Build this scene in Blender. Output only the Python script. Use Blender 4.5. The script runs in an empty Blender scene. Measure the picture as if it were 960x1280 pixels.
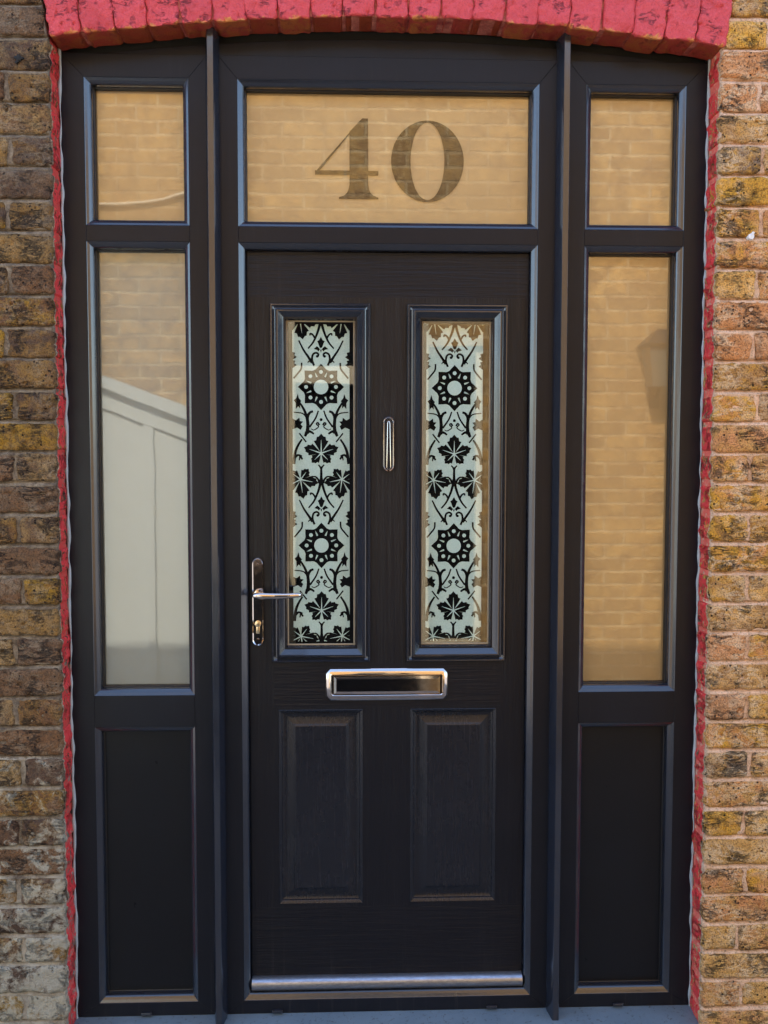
import bpy, bmesh, math, random
import numpy as np
from mathutils import Matrix, Vector

SC = bpy.context.scene
C = SC.collection
R = math.radians
rng = random.Random(40)

# ------------------------------------------------------------------ camera
cam = bpy.data.cameras.new('camera'); cam_o = bpy.data.objects.new('camera', cam); C.objects.link(cam_o)
right = Vector((0.99927002, -0.03818449, 0.00117154))
up = Vector((0.00122201, 0.06260012, 0.99803794))
fwd = Vector((0.03818291, 0.99730796, -0.06260108))
m = Matrix((right, up, -fwd)).transposed().to_4x4(); m.translation = Vector((0, -2.7, 1.6))
cam_o.matrix_world = m
cam.sensor_fit = 'VERTICAL'; cam.sensor_height = 24.0; cam.lens = 24.0 * 1242 / 1280
cam.clip_start = 0.02; cam.clip_end = 600
SC.camera = cam_o

# ------------------------------------------------------------------ light
SUN_EL, SUN_AZ = 50.0, -18.0          # azimuth measured from +Y (behind the house) towards +X
w = bpy.data.worlds.new('World'); SC.world = w; w.use_nodes = True
nt = w.node_tree; bg = nt.nodes['Background']
sky = nt.nodes.new('ShaderNodeTexSky'); sky.sky_type = 'NISHITA'; sky.sun_disc = False
sky.sun_elevation = R(SUN_EL); sky.sun_rotation = R(SUN_AZ)
nt.links.new(sky.outputs[0], bg.inputs[0]); bg.inputs[1].default_value = 0.15
sl = bpy.data.lights.new('sun', 'SUN'); sl.energy = 2.8; sl.angle = R(0.5); sl.color = (1.0, 0.93, 0.82)
so = bpy.data.objects.new('sun', sl); C.objects.link(so)
sd = Vector((math.sin(R(SUN_AZ)) * math.cos(R(SUN_EL)), math.cos(R(SUN_AZ)) * math.cos(R(SUN_EL)), math.sin(R(SUN_EL))))
so.rotation_euler = sd.to_track_quat('Z', 'Y').to_euler(); so.location = (3, 6, 9)
vs = SC.view_settings; vs.view_transform = 'Standard'; vs.look = 'None'; vs.gamma = 1; vs.use_curve_mapping = False
vs.exposure = 2.5

# ------------------------------------------------------------------ tags
def tag(o, label=None, cat=None, group=None, kind=None):
    if label: o['label'] = label
    if cat: o['category'] = cat
    if group: o['group'] = group
    if kind: o['kind'] = kind
    return o

def thing(name, label, cat, loc=(0, 0, 0), group=None):
    o = bpy.data.objects.new(name, None); C.objects.link(o); o.location = loc
    o.empty_display_size = .05
    return tag(o, label, cat, group, 'thing')

def link(name, me, mat, parent=None, smooth=None):
    if smooth is not None:
        me.shade_smooth(); me.set_sharp_from_angle(angle=R(smooth))
    me.name = name
    o = bpy.data.objects.new(name, me); C.objects.link(o)
    if mat: me.materials.append(mat)
    if parent:
        o.parent = parent
        p = Vector((0, 0, 0)); q = parent
        while q: p += q.location; q = q.parent
        o.location = -p                      # mesh data are written in world coordinates
        bpy_origin(o)
    else:
        bpy_origin(o)
    return o

def bpy_origin(o):
    """move the object's origin to the middle of its mesh, leaving it in place"""
    me = o.data
    n = len(me.vertices)
    if not n: return
    a = np.empty(n * 3, 'f4'); me.vertices.foreach_get('co', a); a = a.reshape(-1, 3)
    c = (a.min(0) + a.max(0)) / 2
    # world coordinates are kept for the shaders in an attribute
    at = me.attributes.new('wpos', 'FLOAT_VECTOR', 'POINT'); at.data.foreach_set('vector', a.ravel())
    me.vertices.foreach_set('co', (a - c).ravel().astype('f4')); me.update()
    o.location = o.location + Vector([float(v) for v in c])

class MB:
    """collects quads and polygons; build() links them as ONE mesh object"""
    def __init__(s): s.v = []; s.f = []
    def add(s, vs, fs):
        b = len(s.v); s.v += [tuple(map(float, v)) for v in vs]; s.f += [tuple(b + i for i in f) for f in fs]
    def box(s, x0, x1, y0, y1, z0, z1, b=0.0):
        if b <= 0:
            s.add([(x, y, z) for x in (x0, x1) for y in (y0, y1) for z in (z0, z1)],
                  [(0, 1, 3, 2), (4, 6, 7, 5), (0, 4, 5, 1), (2, 3, 7, 6), (0, 2, 6, 4), (1, 5, 7, 3)]); return
        bm = bmesh.new(); bmesh.ops.create_cube(bm, size=1)
        for q in bm.verts: q.co = ((x0 + x1) / 2 + q.co.x * (x1 - x0), (y0 + y1) / 2 + q.co.y * (y1 - y0), (z0 + z1) / 2 + q.co.z * (z1 - z0))
        bmesh.ops.bevel(bm, geom=bm.edges[:], offset=b, segments=2, profile=.5, affect='EDGES')
        bm.verts.index_update()
        s.add([q.co[:] for q in bm.verts], [[q.index for q in f.verts] for f in bm.faces]); bm.free()
    def prism(s, poly, y0, y1, b=0.0007):
        """poly: xz points counter-clockwise; front face at y0 with a tiny arris b"""
        n = len(poly); ins = inset(poly, b)
        vs = [(x, y0, z) for x, z in ins] + [(x, y0 + b, z) for x, z in poly] + [(x, y1, z) for x, z in poly]
        fs = [tuple(range(n)), tuple(reversed(range(2 * n, 3 * n)))]
        for k in (0, 1):
            for i in range(n): j = (i + 1) % n; fs.append((k * n + j, k * n + i, (k + 1) * n + i, (k + 1) * n + j))
        s.add(vs, fs)
    def sweep(s, poly, prof, cap=False, capback=False):
        """rings of a convex polygon at (inset, y)"""
        n = len(poly); b0 = len(s.v); vs = []; fs = []
        for ins_, y in prof: vs += [(x, y, z) for x, z in inset(poly, ins_)]
        if n == 4:          # keep the mitres crisp: every side has vertices of its own
            for i in range(4):
                j = (i + 1) % 4; K = len(prof)
                sv = [v for k in range(K) for v in (vs[k * 4 + i], vs[k * 4 + j])]
                s.add(sv, [(2 * k, 2 * k + 1, 2 * k + 3, 2 * k + 2) for k in range(K - 1)])
            if cap: s.add(vs[-4:], [(0, 1, 2, 3)])
            return
        for k in range(len(prof) - 1):
            for i in range(n): j = (i + 1) % n; fs.append((k * n + i, k * n + j, (k + 1) * n + j, (k + 1) * n + i))
        if cap: fs.append(tuple(range((len(prof) - 1) * n, len(prof) * n)))
        s.add(vs, fs)
    def tube(s, pts, rad, n=12, sc=(1, 1), caps=True):
        """tube along points; rad a list; sc flattens (side, up)"""
        pts = [Vector(p) for p in pts]; vs = []; fs = []
        for i, p in enumerate(pts):
            t = (pts[min(i + 1, len(pts) - 1)] - pts[max(i - 1, 0)]).normalized()
            ref = Vector((0, 0, 1)) if abs(t.z) < .9 else Vector((0, 1, 0))
            a = t.cross(ref).normalized(); b = a.cross(t)
            for k in range(n):
                an = 2 * math.pi * k / n; vs.append(p + a * (math.cos(an) * rad[i] * sc[0]) + b * (math.sin(an) * rad[i] * sc[1]))
        for i in range(len(pts) - 1):
            for k in range(n): l = (k + 1) % n; fs.append((i * n + k, i * n + l, (i + 1) * n + l, (i + 1) * n + k))
        if caps: fs += [tuple(reversed(range(n))), tuple(range((len(pts) - 1) * n, len(pts) * n))]
        s.add(vs, fs)
    def mesh(s, fix=True):
        me = bpy.data.meshes.new('m'); me.from_pydata(s.v, [], s.f)
        if fix:
            bm = bmesh.new(); bm.from_mesh(me); bmesh.ops.recalc_face_normals(bm, faces=bm.faces[:]); bm.to_mesh(me); bm.free()
        me.update(); return me
    def build(s, name, mat, parent=None, smooth=None, fix=True): return link(name, s.mesh(fix), mat, parent, smooth)

def inset(poly, d):
    n = len(poly); out = []
    if abs(d) < 1e-9: return list(poly)
    ar = sum(poly[i][0] * poly[(i + 1) % n][1] - poly[(i + 1) % n][0] * poly[i][1] for i in range(n))
    sg = 1 if ar > 0 else -1
    for i in range(n):
        p, q, r_ = poly[i - 1], poly[i], poly[(i + 1) % n]
        a = Vector((q[0] - p[0], q[1] - p[1])).normalized(); b = Vector((r_[0] - q[0], r_[1] - q[1])).normalized()
        na = Vector((-a.y, a.x)) * sg; nb = Vector((-b.y, b.x)) * sg
        m_ = na + nb; k = d / max(.2, (1 + na.dot(nb)))
        out.append((q[0] + m_.x * k, q[1] + m_.y * k))
    return out
def rect(x0, x1, z0, z1): return [(x0, z0), (x1, z0), (x1, z1), (x0, z1)]
def stadium(x0, x1, z0, z1, n=10):
    cx = (x0 + x1) / 2; r_ = (x1 - x0) / 2; o = []
    for k in range(n + 1): a = math.pi + math.pi * k / n; o.append((cx + r_ * math.cos(a), z0 + r_ + r_ * math.sin(a)))
    for k in range(n + 1): a = math.pi * k / n; o.append((cx + r_ * math.cos(a), z1 - r_ + r_ * math.sin(a)))
    return o

# ------------------------------------------------------------------ numpy noise
def _h(i, j, k, s):
    n = (i * 374761393 + j * 668265263 + k * 2147483647 + s * 974634777) & 0xffffffff
    n = ((n ^ (n >> 13)) * 1274126177) & 0xffffffff
    return ((n ^ (n >> 16)) & 0xffffff) / float(0xffffff) * 2 - 1
def noise(x, y, z, f=1.0, s=0):
    x = np.asarray(x, float) * f + 1000; y = np.asarray(y, float) * f + 1000; z = np.asarray(z, float) * f + 1000
    x, y, z = np.broadcast_arrays(x, y, z)
    i = np.floor(x).astype(np.int64); j = np.floor(y).astype(np.int64); k = np.floor(z).astype(np.int64)
    u = x - i; v = y - j; q = z - k
    u = u * u * (3 - 2 * u); v = v * v * (3 - 2 * v); q = q * q * (3 - 2 * q)
    def L(a, b, t): return a + (b - a) * t
    g = lambda a, b, c: _h(i + a, j + b, k + c, s)
    return L(L(L(g(0,0,0), g(1,0,0), u), L(g(0,1,0), g(1,1,0), u), v), L(L(g(0,0,1), g(1,0,1), u), L(g(0,1,1), g(1,1,1), u), v), q)
def fbm(x, y, z, f, s=0, o=3):
    r_ = 0; a = 1; t = 0
    for k in range(o): r_ = r_ + noise(x, y, z, f * 2 ** k, s + k) * a; t += a; a *= .55
    return r_ / t

# ------------------------------------------------------------------ material helper
class M:
    def __init__(s, name):
        s.m = bpy.data.materials.new(name); s.m.use_nodes = True; s.t = s.m.node_tree; s.t.nodes.clear()
        s.out = s.t.nodes.new('ShaderNodeOutputMaterial')
        a = s.t.nodes.new('ShaderNodeAttribute'); a.attribute_name = 'wpos'; s.pos = a.outputs['Vector']
    def n(s, ty, **kw):
        nd = s.t.nodes.new('ShaderNode' + ty)
        for k, v in kw.items():
            if k.startswith('_'): setattr(nd, k[1:], v)
        for k, v in kw.items():
            if not k.startswith('_'): s.set(nd.inputs[k.replace('__', ' ')], v)
        return nd
    def set(s, inp, v):
        if isinstance(v, bpy.types.NodeSocket): s.t.links.new(v, inp)
        elif isinstance(v, (tuple, list)) and inp.type == 'RGBA' and len(v) == 3: inp.default_value = (*v, 1)
        else: inp.default_value = v
    def scaled(s, sx, sy, sz, off=(0, 0, 0)): return s.n('Mapping', Vector=s.pos, Scale=(sx, sy, sz), Location=off).outputs[0]
    def noise(s, scale, detail=4, rough=.6, vec=None, dist=0): return s.n('TexNoise', Vector=vec or s.pos, Scale=scale, Detail=detail, Roughness=rough, Distortion=dist).outputs[0]
    def math(s, op, a, b=None, c=None, clamp=False):
        nd = s.t.nodes.new('ShaderNodeMath'); nd.operation = op; nd.use_clamp = clamp
        for i, v in enumerate((a, b, c)):
            if v is not None: s.set(nd.inputs[i], v)
        return nd.outputs[0]
    def ramp(s, fac, stops, interp='LINEAR'):
        nd = s.t.nodes.new('ShaderNodeValToRGB'); cr = nd.color_ramp; cr.interpolation = interp
        while len(cr.elements) < len(stops): cr.elements.new(.5)
        for e, (p, c) in zip(cr.elements, stops):
            e.position = p; e.color = (c, c, c, 1) if isinstance(c, (int, float)) else (*c, 1)
        s.set(nd.inputs[0], fac); return nd.outputs[0]
    def mix(s, fac, a, b, blend='MIX'):
        nd = s.t.nodes.new('ShaderNodeMix'); nd.data_type = 'RGBA'; nd.blend_type = blend
        s.set(nd.inputs[0], fac); s.set(nd.inputs[6], a); s.set(nd.inputs[7], b); return nd.outputs[2]
    def bump(s, h, strength=.5, dist=.001, nrm=None):
        nd = s.n('Bump', Strength=strength, Distance=dist, Height=h)
        if nrm is not None: s.set(nd.inputs['Normal'], nrm)
        return nd.outputs[0]
    def sep(s): nd = s.n('SeparateXYZ', Vector=s.pos); return nd.outputs
    def bsdf(s, color, rough=.5, metal=0, normal=None, **kw):
        nd = s.t.nodes.new('ShaderNodeBsdfPrincipled')
        s.set(nd.inputs['Base Color'], color); s.set(nd.inputs['Roughness'], rough); s.set(nd.inputs['Metallic'], metal)
        if normal is not None: s.set(nd.inputs['Normal'], normal)
        for k, v in kw.items(): s.set(nd.inputs[k.replace('__', ' ')], v)
        s.t.links.new(nd.outputs[0], s.out.inputs[0]); return nd

XL, XR = -0.752, 0.977           # brick opening
YF = -0.09                       # wall face; the frame's face is y = 0

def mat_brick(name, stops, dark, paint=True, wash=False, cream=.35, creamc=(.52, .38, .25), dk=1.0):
    q = M(name); x, y, z = q.sep()
    isl = q.n('NewGeometry').outputs['Random Per Island']
    base = q.ramp(isl, stops, 'CONSTANT')
    n1 = q.noise(22, 5, .7, dist=.6); n2 = q.noise(70, 4, .7); n3 = q.noise(260, 3, .7)
    # a little hue drift inside each brick
    other = q.ramp(q.math('FRACT', q.math('MULTIPLY', isl, 7.31)), stops, 'CONSTANT')
    c = q.mix(q.ramp(n1, [(.42, 0.), (.62, .85)]), base, other)
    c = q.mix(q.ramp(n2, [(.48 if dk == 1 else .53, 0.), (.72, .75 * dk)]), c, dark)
    lm = q.math('SUBTRACT', 1.0, q.math('MULTIPLY', q.math('ABSOLUTE', q.math('SUBTRACT', q.noise(1.0, 5, .72, vec=q.scaled(13, 20, 30), dist=.9), .5)), 13.0), clamp=True)
    lm = q.math('MULTIPLY', lm, q.ramp(q.noise(9, 3, .6), [(.42, 0.), (.6, 1.)]))
    cr = q.math('SUBTRACT', 1.0, q.math('MULTIPLY', q.math('ABSOLUTE', q.math('SUBTRACT', q.noise(1.0, 5, .75, vec=q.scaled(16, 24, 52), dist=1.1), .47)), 20.0), clamp=True)
    cr = q.math('MULTIPLY', cr, q.ramp(q.noise(15, 3, .6), [(.5, 0.), (.62, 1.)]))
    c = q.mix(q.math('MULTIPLY', lm, cream), c, creamc)
    v = q.n('TexVoronoi', Vector=q.pos, Scale=75.0, Randomness=1.0).outputs['Distance']
    pit = q.math('MULTIPLY', q.ramp(v, [(.10, 1.), (.26, 0.)]), q.ramp(q.noise(30, 3), [(.5, 0.), (.56, 1.)]))
    c = q.mix(pit, c, (.02, .015, .012))
    c = q.mix(q.math('MULTIPLY', cr, .8), c, (.035, .024, .018))
    c = q.mix(q.ramp(n3, [(.34, .75), (.53, 0.)]), c, (.035, .022, .015))
    gr = q.noise(3.2, 4, .6)
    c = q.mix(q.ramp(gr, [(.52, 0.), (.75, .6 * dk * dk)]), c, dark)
    rough = .88
    if wash:
        # old lime wash left on the lower courses next to the door
        wm = q.math('ADD', q.math('MULTIPLY', q.math('SUBTRACT', .80, z), 1.1), q.math('MULTIPLY', q.math('SUBTRACT', x, -.93), 2.2))
        wm = q.math('MULTIPLY', q.math('LESS_THAN', z, q.math('ADD', .72, q.math('MULTIPLY', n1, .12))), q.math('ADD', wm, q.math('MULTIPLY', q.math('SUBTRACT', n1, .5), 4.2)))
        wm = q.math('ADD', wm, q.math('MULTIPLY', q.math('MULTIPLY', q.math('SUBTRACT', q.noise(7, 5, .7), .5), 3.0), q.math('LESS_THAN', z, .80)))
        wm = q.ramp(wm, [(.50, 0.), (1.15, .8)])
        c = q.mix(wm, c, q.mix(n2, (.30, .29, .22), (.50, .47, .39)))
    if paint:
        e = q.math('MINIMUM', q.math('SUBTRACT', x, XL - .004), q.math('SUBTRACT', XR + .004, x))
        e = q.math('MINIMUM', e, q.math('MULTIPLY', q.math('SUBTRACT', y, YF + .021), .6))
        e = q.math('ADD', e, q.math('MULTIPLY', q.math('SUBTRACT', q.noise(38, 5, .75), .5), .030))
        pm = q.ramp(q.math('ADD', .5, q.math('MULTIPLY', e, 120.0)), [(.4, 0.), (.6, 1.)])
        chip = q.ramp(q.noise(42, 5, .75, dist=1.), [(.425, 0.), (.465, 1.)])
        pm = q.math('MULTIPLY', pm, chip)
        pc = q.mix(q.noise(90, 3), (.78, .024, .032), (.86, .095, .095))
        edge = q.ramp(q.math('ADD', .5, q.math('MULTIPLY', e, 90.0)), [(.05, 0.), (.35, .8), (.5, 0.)])
        c = q.mix(edge, c, (.66, .52, .38))
        c = q.mix(pm, c, pc)
        rough = q.mix(pm, (.88,) * 3, (.5,) * 3)
    h = q.math('ADD', q.math('MULTIPLY', n2, 1.1), q.math('ADD', q.math('MULTIPLY', n3, .45), q.math('ADD', q.math('MULTIPLY', pit, -1.6), q.math('MULTIPLY', cr, -1.1))))
    q.bsdf(c, rough, normal=q.bump(h, 1.0, .0085), Specular__IOR__Level=.25)
    return q.m

def mat_mortar(name, a, b, paint=True, wash=False):
    q = M(name); x, y, z = q.sep()
    n1 = q.noise(30, 5, .7); n2 = q.noise(190, 4, .7)
    c = q.mix(q.ramp(n1, [(.35, 0.), (.65, 1.)]), a, b)
    c = q.mix(q.ramp(n2, [(.3, .8), (.5, 0.)]), c, (.06, .05, .04))
    if wash: c = q.mix(q.math('MULTIPLY', q.math('LESS_THAN', z, q.math('ADD', .70, q.math('MULTIPLY', n1, .16))), q.ramp(q.noise(7, 5, .7), [(.46, 0.), (.62, .7)])), c, (.42, .39, .32))
    if paint:
        e = q.math('MINIMUM', q.math('SUBTRACT', x, XL - .0065), q.math('SUBTRACT', XR + .0065, x))
        e = q.math('MINIMUM', e, q.math('MULTIPLY', q.math('SUBTRACT', y, YF + .024), .6))
        e = q.math('ADD', e, q.math('MULTIPLY', q.math('SUBTRACT', q.noise(60, 4, .7), .5), .028))
        pm = q.ramp(q.math('ADD', .5, q.math('MULTIPLY', e, 120.0)), [(.4, 0.), (.6, .72)])
        pm = q.math('MULTIPLY', pm, q.ramp(q.noise(46, 5, .75), [(.40, 0.), (.45, 1.)]))
        c = q.mix(pm, c, (.78, .045, .045))
    q.bsdf(c, .92, normal=q.bump(q.math('ADD', n1, q.math('MULTIPLY', n2, .7)), .9, .003), Specular__IOR__Level=.2)
    return q.m

def mat_arch():
    q = M('red_masonry_paint'); x, y, z = q.sep()
    n1 = q.noise(26, 5, .7, dist=.8); n2 = q.noise(110, 5, .75); n3 = q.noise(q_s(300), 3, .7)
    c = q.mix(n2, (.60, .035, .050), (.76, .11, .12))
    # paint worn through to the orange brick along the arris and in patches of the soffit
    ar = q.math('SQRT', q.math('ADD', q.math('POWER', q.math('SUBTRACT', x, .12), 2.0), q.math('POWER', q.math('ADD', z, 3.487), 2.0)))
    low = q.math('SUBTRACT', 1.0, q.math('MULTIPLY', q.math('ABSOLUTE', q.math('SUBTRACT', ar, 6.186)), 55.0), clamp=True)
    patch = q.ramp(q.math('ADD', q.math('MULTIPLY', low, .3), n1), [(.70, 0.), (.80, 1.)])
    c = q.mix(patch, c, q.mix(n2, (.80, .22, .03), (.62, .30, .10)))
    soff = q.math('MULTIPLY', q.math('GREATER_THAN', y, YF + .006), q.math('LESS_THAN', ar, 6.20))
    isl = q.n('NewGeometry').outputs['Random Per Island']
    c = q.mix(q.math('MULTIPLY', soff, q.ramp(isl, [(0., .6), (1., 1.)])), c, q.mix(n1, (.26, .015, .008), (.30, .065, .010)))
    cr = q.math('SUBTRACT', 1.0, q.math('MULTIPLY', q.math('ABSOLUTE', q.math('SUBTRACT', q.noise(1.0, 5, .7, vec=q.scaled(22, 22, 60), dist=1.2), .5)), 26.0), clamp=True)
    cr = q.math('MULTIPLY', cr, q.ramp(q.noise(30, 2), [(.54, 0.), (.66, 1.)]))
    c = q.mix(q.math('MULTIPLY', cr, .65), c, (.20, .015, .02))
    c = q.mix(q.ramp(n3, [(.30, .55), (.46, 0.)]), c, (.30, .02, .025))
    c = q.mix(q.ramp(q.noise(8, 5, .7), [(.52, 0.), (.70, .5)]), c, (.40, .025, .03))
    h = q.math('ADD', q.math('MULTIPLY', n1, 1.2), q.math('SUBTRACT', q.math('MULTIPLY', q.math('ADD', n2, q.math('MULTIPLY', n3, .3)), 1.3), q.math('MULTIPLY', cr, 1.3)))
    q.bsdf(c, .48, normal=q.bump(h, 1.0, .005), Specular__IOR__Level=.4)
    return q.m
def q_s(v): return v

def mat_frame(name, base, rough, grain=(420, 420, 14), gs=.10, gd=.0008, split=None, spec=.35):
    q = M(name); x, y, z = q.sep()
    gv = q.noise(1.0, 4, .65, vec=q.scaled(*grain), dist=.4)
    gh = q.noise(1.0, 4, .65, vec=q.scaled(grain[2], grain[1], grain[0]), dist=.4)
    g = gv
    if split:       # horizontal grain on the rails, vertical on stiles and panels
        g = q.mix(split(q, x, z), gv, gh)
    dirt = q.noise(9, 5, .65)
    c = q.mix(q.ramp(dirt, [(.4, 0.), (.75, .5)]), base, tuple(v * 1.35 for v in base))
    run = q.ramp(q.noise(1.0, 4, .7, vec=q.scaled(60, 60, 2.2)), [(.56, 0.), (.74, .35)])
    low = q.math('SUBTRACT', 1.0, q.math('MULTIPLY', z, 4.5), clamp=True)
    c = q.mix(q.math('MULTIPLY', q.math('ADD', .25, low), run), c, (.07, .066, .06))
    rr = q.math('ADD', rough, q.math('ADD', q.math('MULTIPLY', q.math('SUBTRACT', dirt, .5), .12), q.math('MULTIPLY', q.math('SUBTRACT', g, .5), .16)))
    q.bsdf(c, rr, normal=q.bump(g, gs, gd), Specular__IOR__Level=spec)
    return q.m

def mat_simple(name, col, rough=.5, metal=0, var=.15, bump=0, bs=80, **kw):
    q = M(name); n = q.noise(bs * .3, 4, .65)
    c = q.mix(n, tuple(v * (1 - var) for v in col), tuple(min(1, v * (1 + var)) for v in col))
    r2 = q.math('ADD', rough, q.math('MULTIPLY', q.math('SUBTRACT', q.noise(bs, 4), .5), .12))
    q.bsdf(c, r2, metal, q.bump(q.noise(bs, 4, .7), .5, bump) if bump else None, **kw)
    return q.m

def mat_glass():
    q = M('window_glass')
    wv = q.bump(q.noise(4.0, 2, .5), .3, .0009)
    gl = q.n('BsdfGlossy', Color=(1, .99, .96), Roughness=.022, Normal=wv); tr = q.n('BsdfTransparent', Color=(.97, .98, .97))
    ge = q.n('NewGeometry'); dt = q.n('VectorMath', _operation='DOT_PRODUCT'); q.set(dt.inputs[0], ge.outputs['Normal']); q.set(dt.inputs[1], ge.outputs['Incoming'])
    k5 = q.math('POWER', q.math('SUBTRACT', 1.0, q.math('ABSOLUTE', dt.outputs['Value'])), 5.0)
    fr = q.math('ADD', .115, q.math('MULTIPLY', k5, .885), clamp=True)
    mx = q.t.nodes.new('ShaderNodeMixShader'); q.set(mx.inputs[0], fr); q.t.links.new(tr.outputs[0], mx.inputs[1]); q.t.links.new(gl.outputs[0], mx.inputs[2])
    q.t.links.new(mx.outputs[0], q.out.inputs[0]); return q.m

MT = {}
MT['brick_l'] = mat_brick('shaded_weathered_brick', [(0, (.17, .085, .038)), (.2, (.26, .145, .04)), (.40, (.36, .20, .018)), (.56, (.17, .10, .055)), (.72, (.32, .20, .08)), (.86, (.10, .058, .038))],
                          (.06, .045, .032), wash=True, cream=.45, creamc=(.34, .28, .20))  # weathered tones, darkened further: the left side's weaker light is in the colour
MT['brick_r'] = mat_brick('lit_yellow_brick', [(0, (.62, .34, .10)), (.18, (.70, .36, .045)), (.36, (.62, .27, .10)), (.54, (.42, .22, .08)), (.66, (.76, .42, .12)), (.78, (.66, .31, .13)), (.88, (.20, .12, .07))],
                          (.16, .085, .035), cream=.8, creamc=(.82, .62, .40), dk=.75)  # the right side's stronger light is put into these brighter tones
MT['mortar_l'] = mat_mortar('grey_mortar', (.085, .065, .050), (.27, .22, .16), wash=True)  # joints darker here, paler on the right: the wall's uneven light in colour
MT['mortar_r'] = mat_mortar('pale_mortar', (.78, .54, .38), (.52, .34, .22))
MT['arch'] = mat_arch()
MT['mortar_red'] = mat_mortar('red_joint', (.26, .03, .03), (.60, .20, .14), paint=False)
MT['frame'] = mat_frame('anthracite_foil', (.0085, .0098, .0145), .33, spec=.21)
def door_split(q, x, z):
    a = q.math('GREATER_THAN', z, 2.012); b = q.math('LESS_THAN', z, .315)
    c = q.math('MULTIPLY', q.math('GREATER_THAN', z, .885), q.math('LESS_THAN', z, 1.005))
    ins = q.math('MULTIPLY', q.math('GREATER_THAN', x, -.20), q.math('LESS_THAN', x, .43))
    return q.math('ADD', q.math('MAXIMUM', a, b), q.math('MULTIPLY', c, ins), clamp=True)
MT['leaf'] = mat_frame('door_skin', (.0068, .0072, .0105), .33, spec=.25, grain=(150, 150, 6), gs=.8, gd=.0028, split=door_split)
MT['panelskin'] = mat_frame('raised_panel_skin', (.0088, .0098, .0145), .26, grain=(150, 150, 6), gs=.5, gd=.0016, spec=.42)
MT['mould'] = mat_frame('moulding_skin', (.013, .016, .025), .17, grain=(300, 300, 12), gs=.05, spec=.95)
MT['panel'] = mat_simple('smooth_black_panel', (.0070, .0080, .0105), .30, var=.3, bs=14, Specular__IOR__Level=.26)
MT['gasket'] = mat_simple('black_gasket', (.006, .006, .007), .5, var=.2)
MT['clear'] = mat_simple('unlit_hall_behind', (.004, .004, .004), .95, var=.2, Specular__IOR__Level=0.0)
MT['bead'] = mat_simple('spacer_bar', (.50, .42, .30), .4, var=.2, metal=.2)
MT['glass'] = mat_glass()
MT['film'] = mat_simple('frosted_film', (.40, .265, .115), .55, var=.05, bs=20)
MT['film_grey'] = mat_simple('grey_frosted_film', (.25, .255, .215), .55, var=.05, bs=20)
MT['digit'] = mat_simple('clear_numeral', (.020, .014, .008), .9, var=.2, Specular__IOR__Level=0.0)
MT['chrome'] = mat_simple('polished_chrome', (.60, .53, .48), .07, metal=1.0, var=.04, bs=60)
MT['lock'] = mat_simple('satin_brass_lock', (.74, .60, .38), .28, metal=.9, var=.1)
MT['dark'] = mat_simple('dark_void', (.004, .004, .004), .8)
def mat_etch():
    q = M('etched_glass'); n = q.noise(420, 3, .7); n2 = q.noise(14, 2)
    c = q.mix(q.ramp(n, [(.35, 0.), (.65, 1.)]), (.40, .56, .50), (.58, .72, .66))
    c = q.mix(q.math('MULTIPLY', n2, .3), c, (.52, .62, .66))
    q.bsdf(c, .6, normal=q.bump(n, .4, .0006)); return q.m
MT['etch'] = mat_etch()
def mat_bar():
    q = M('scuffed_aluminium'); n = q.noise(1.0, 5, .75, vec=q.scaled(30, 200, 420)); n2 = q.noise(1.0, 5, .8, vec=q.scaled(40, 120, 160))
    c = q.mix(q.ramp(n2, [(.40, 0.), (.70, 1.)]), (.26, .27, .30), (.46, .47, .51))
    q.bsdf(c, q.math('ADD', .22, q.math('MULTIPLY', n, .2)), q.ramp(n2, [(.3, .75), (.6, .95)]), q.bump(n, .25, .0004)); return q.m
MT['bar'] = mat_bar()
def mat_sill():
    q = M('painted_slate_sill'); n = q.noise(12, 5, .7); n2 = q.noise(240, 3)
    c = q.mix(n, (.085, .125, .165), (.17, .22, .26))
    c = q.mix(q.ramp(q.noise(90, 4, .8), [(.58, 0.), (.66, .8)]), c, (.04, .035, .03))
    q.bsdf(c, .38, normal=q.bump(n2, .25, .0006)); return q.m
MT['sill'] = mat_sill()
MT['seal'] = mat_simple('grey_sealant', (.36, .40, .42), .45, var=.25, bump=.001, bs=120)
MT['cream'] = mat_simple('cream_gloss_paint', (.52, .44, .30), .4, var=.05)
MT['pale'] = mat_simple('pale_sage_paint', (.54, .57, .53), .45, var=.04)
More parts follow.
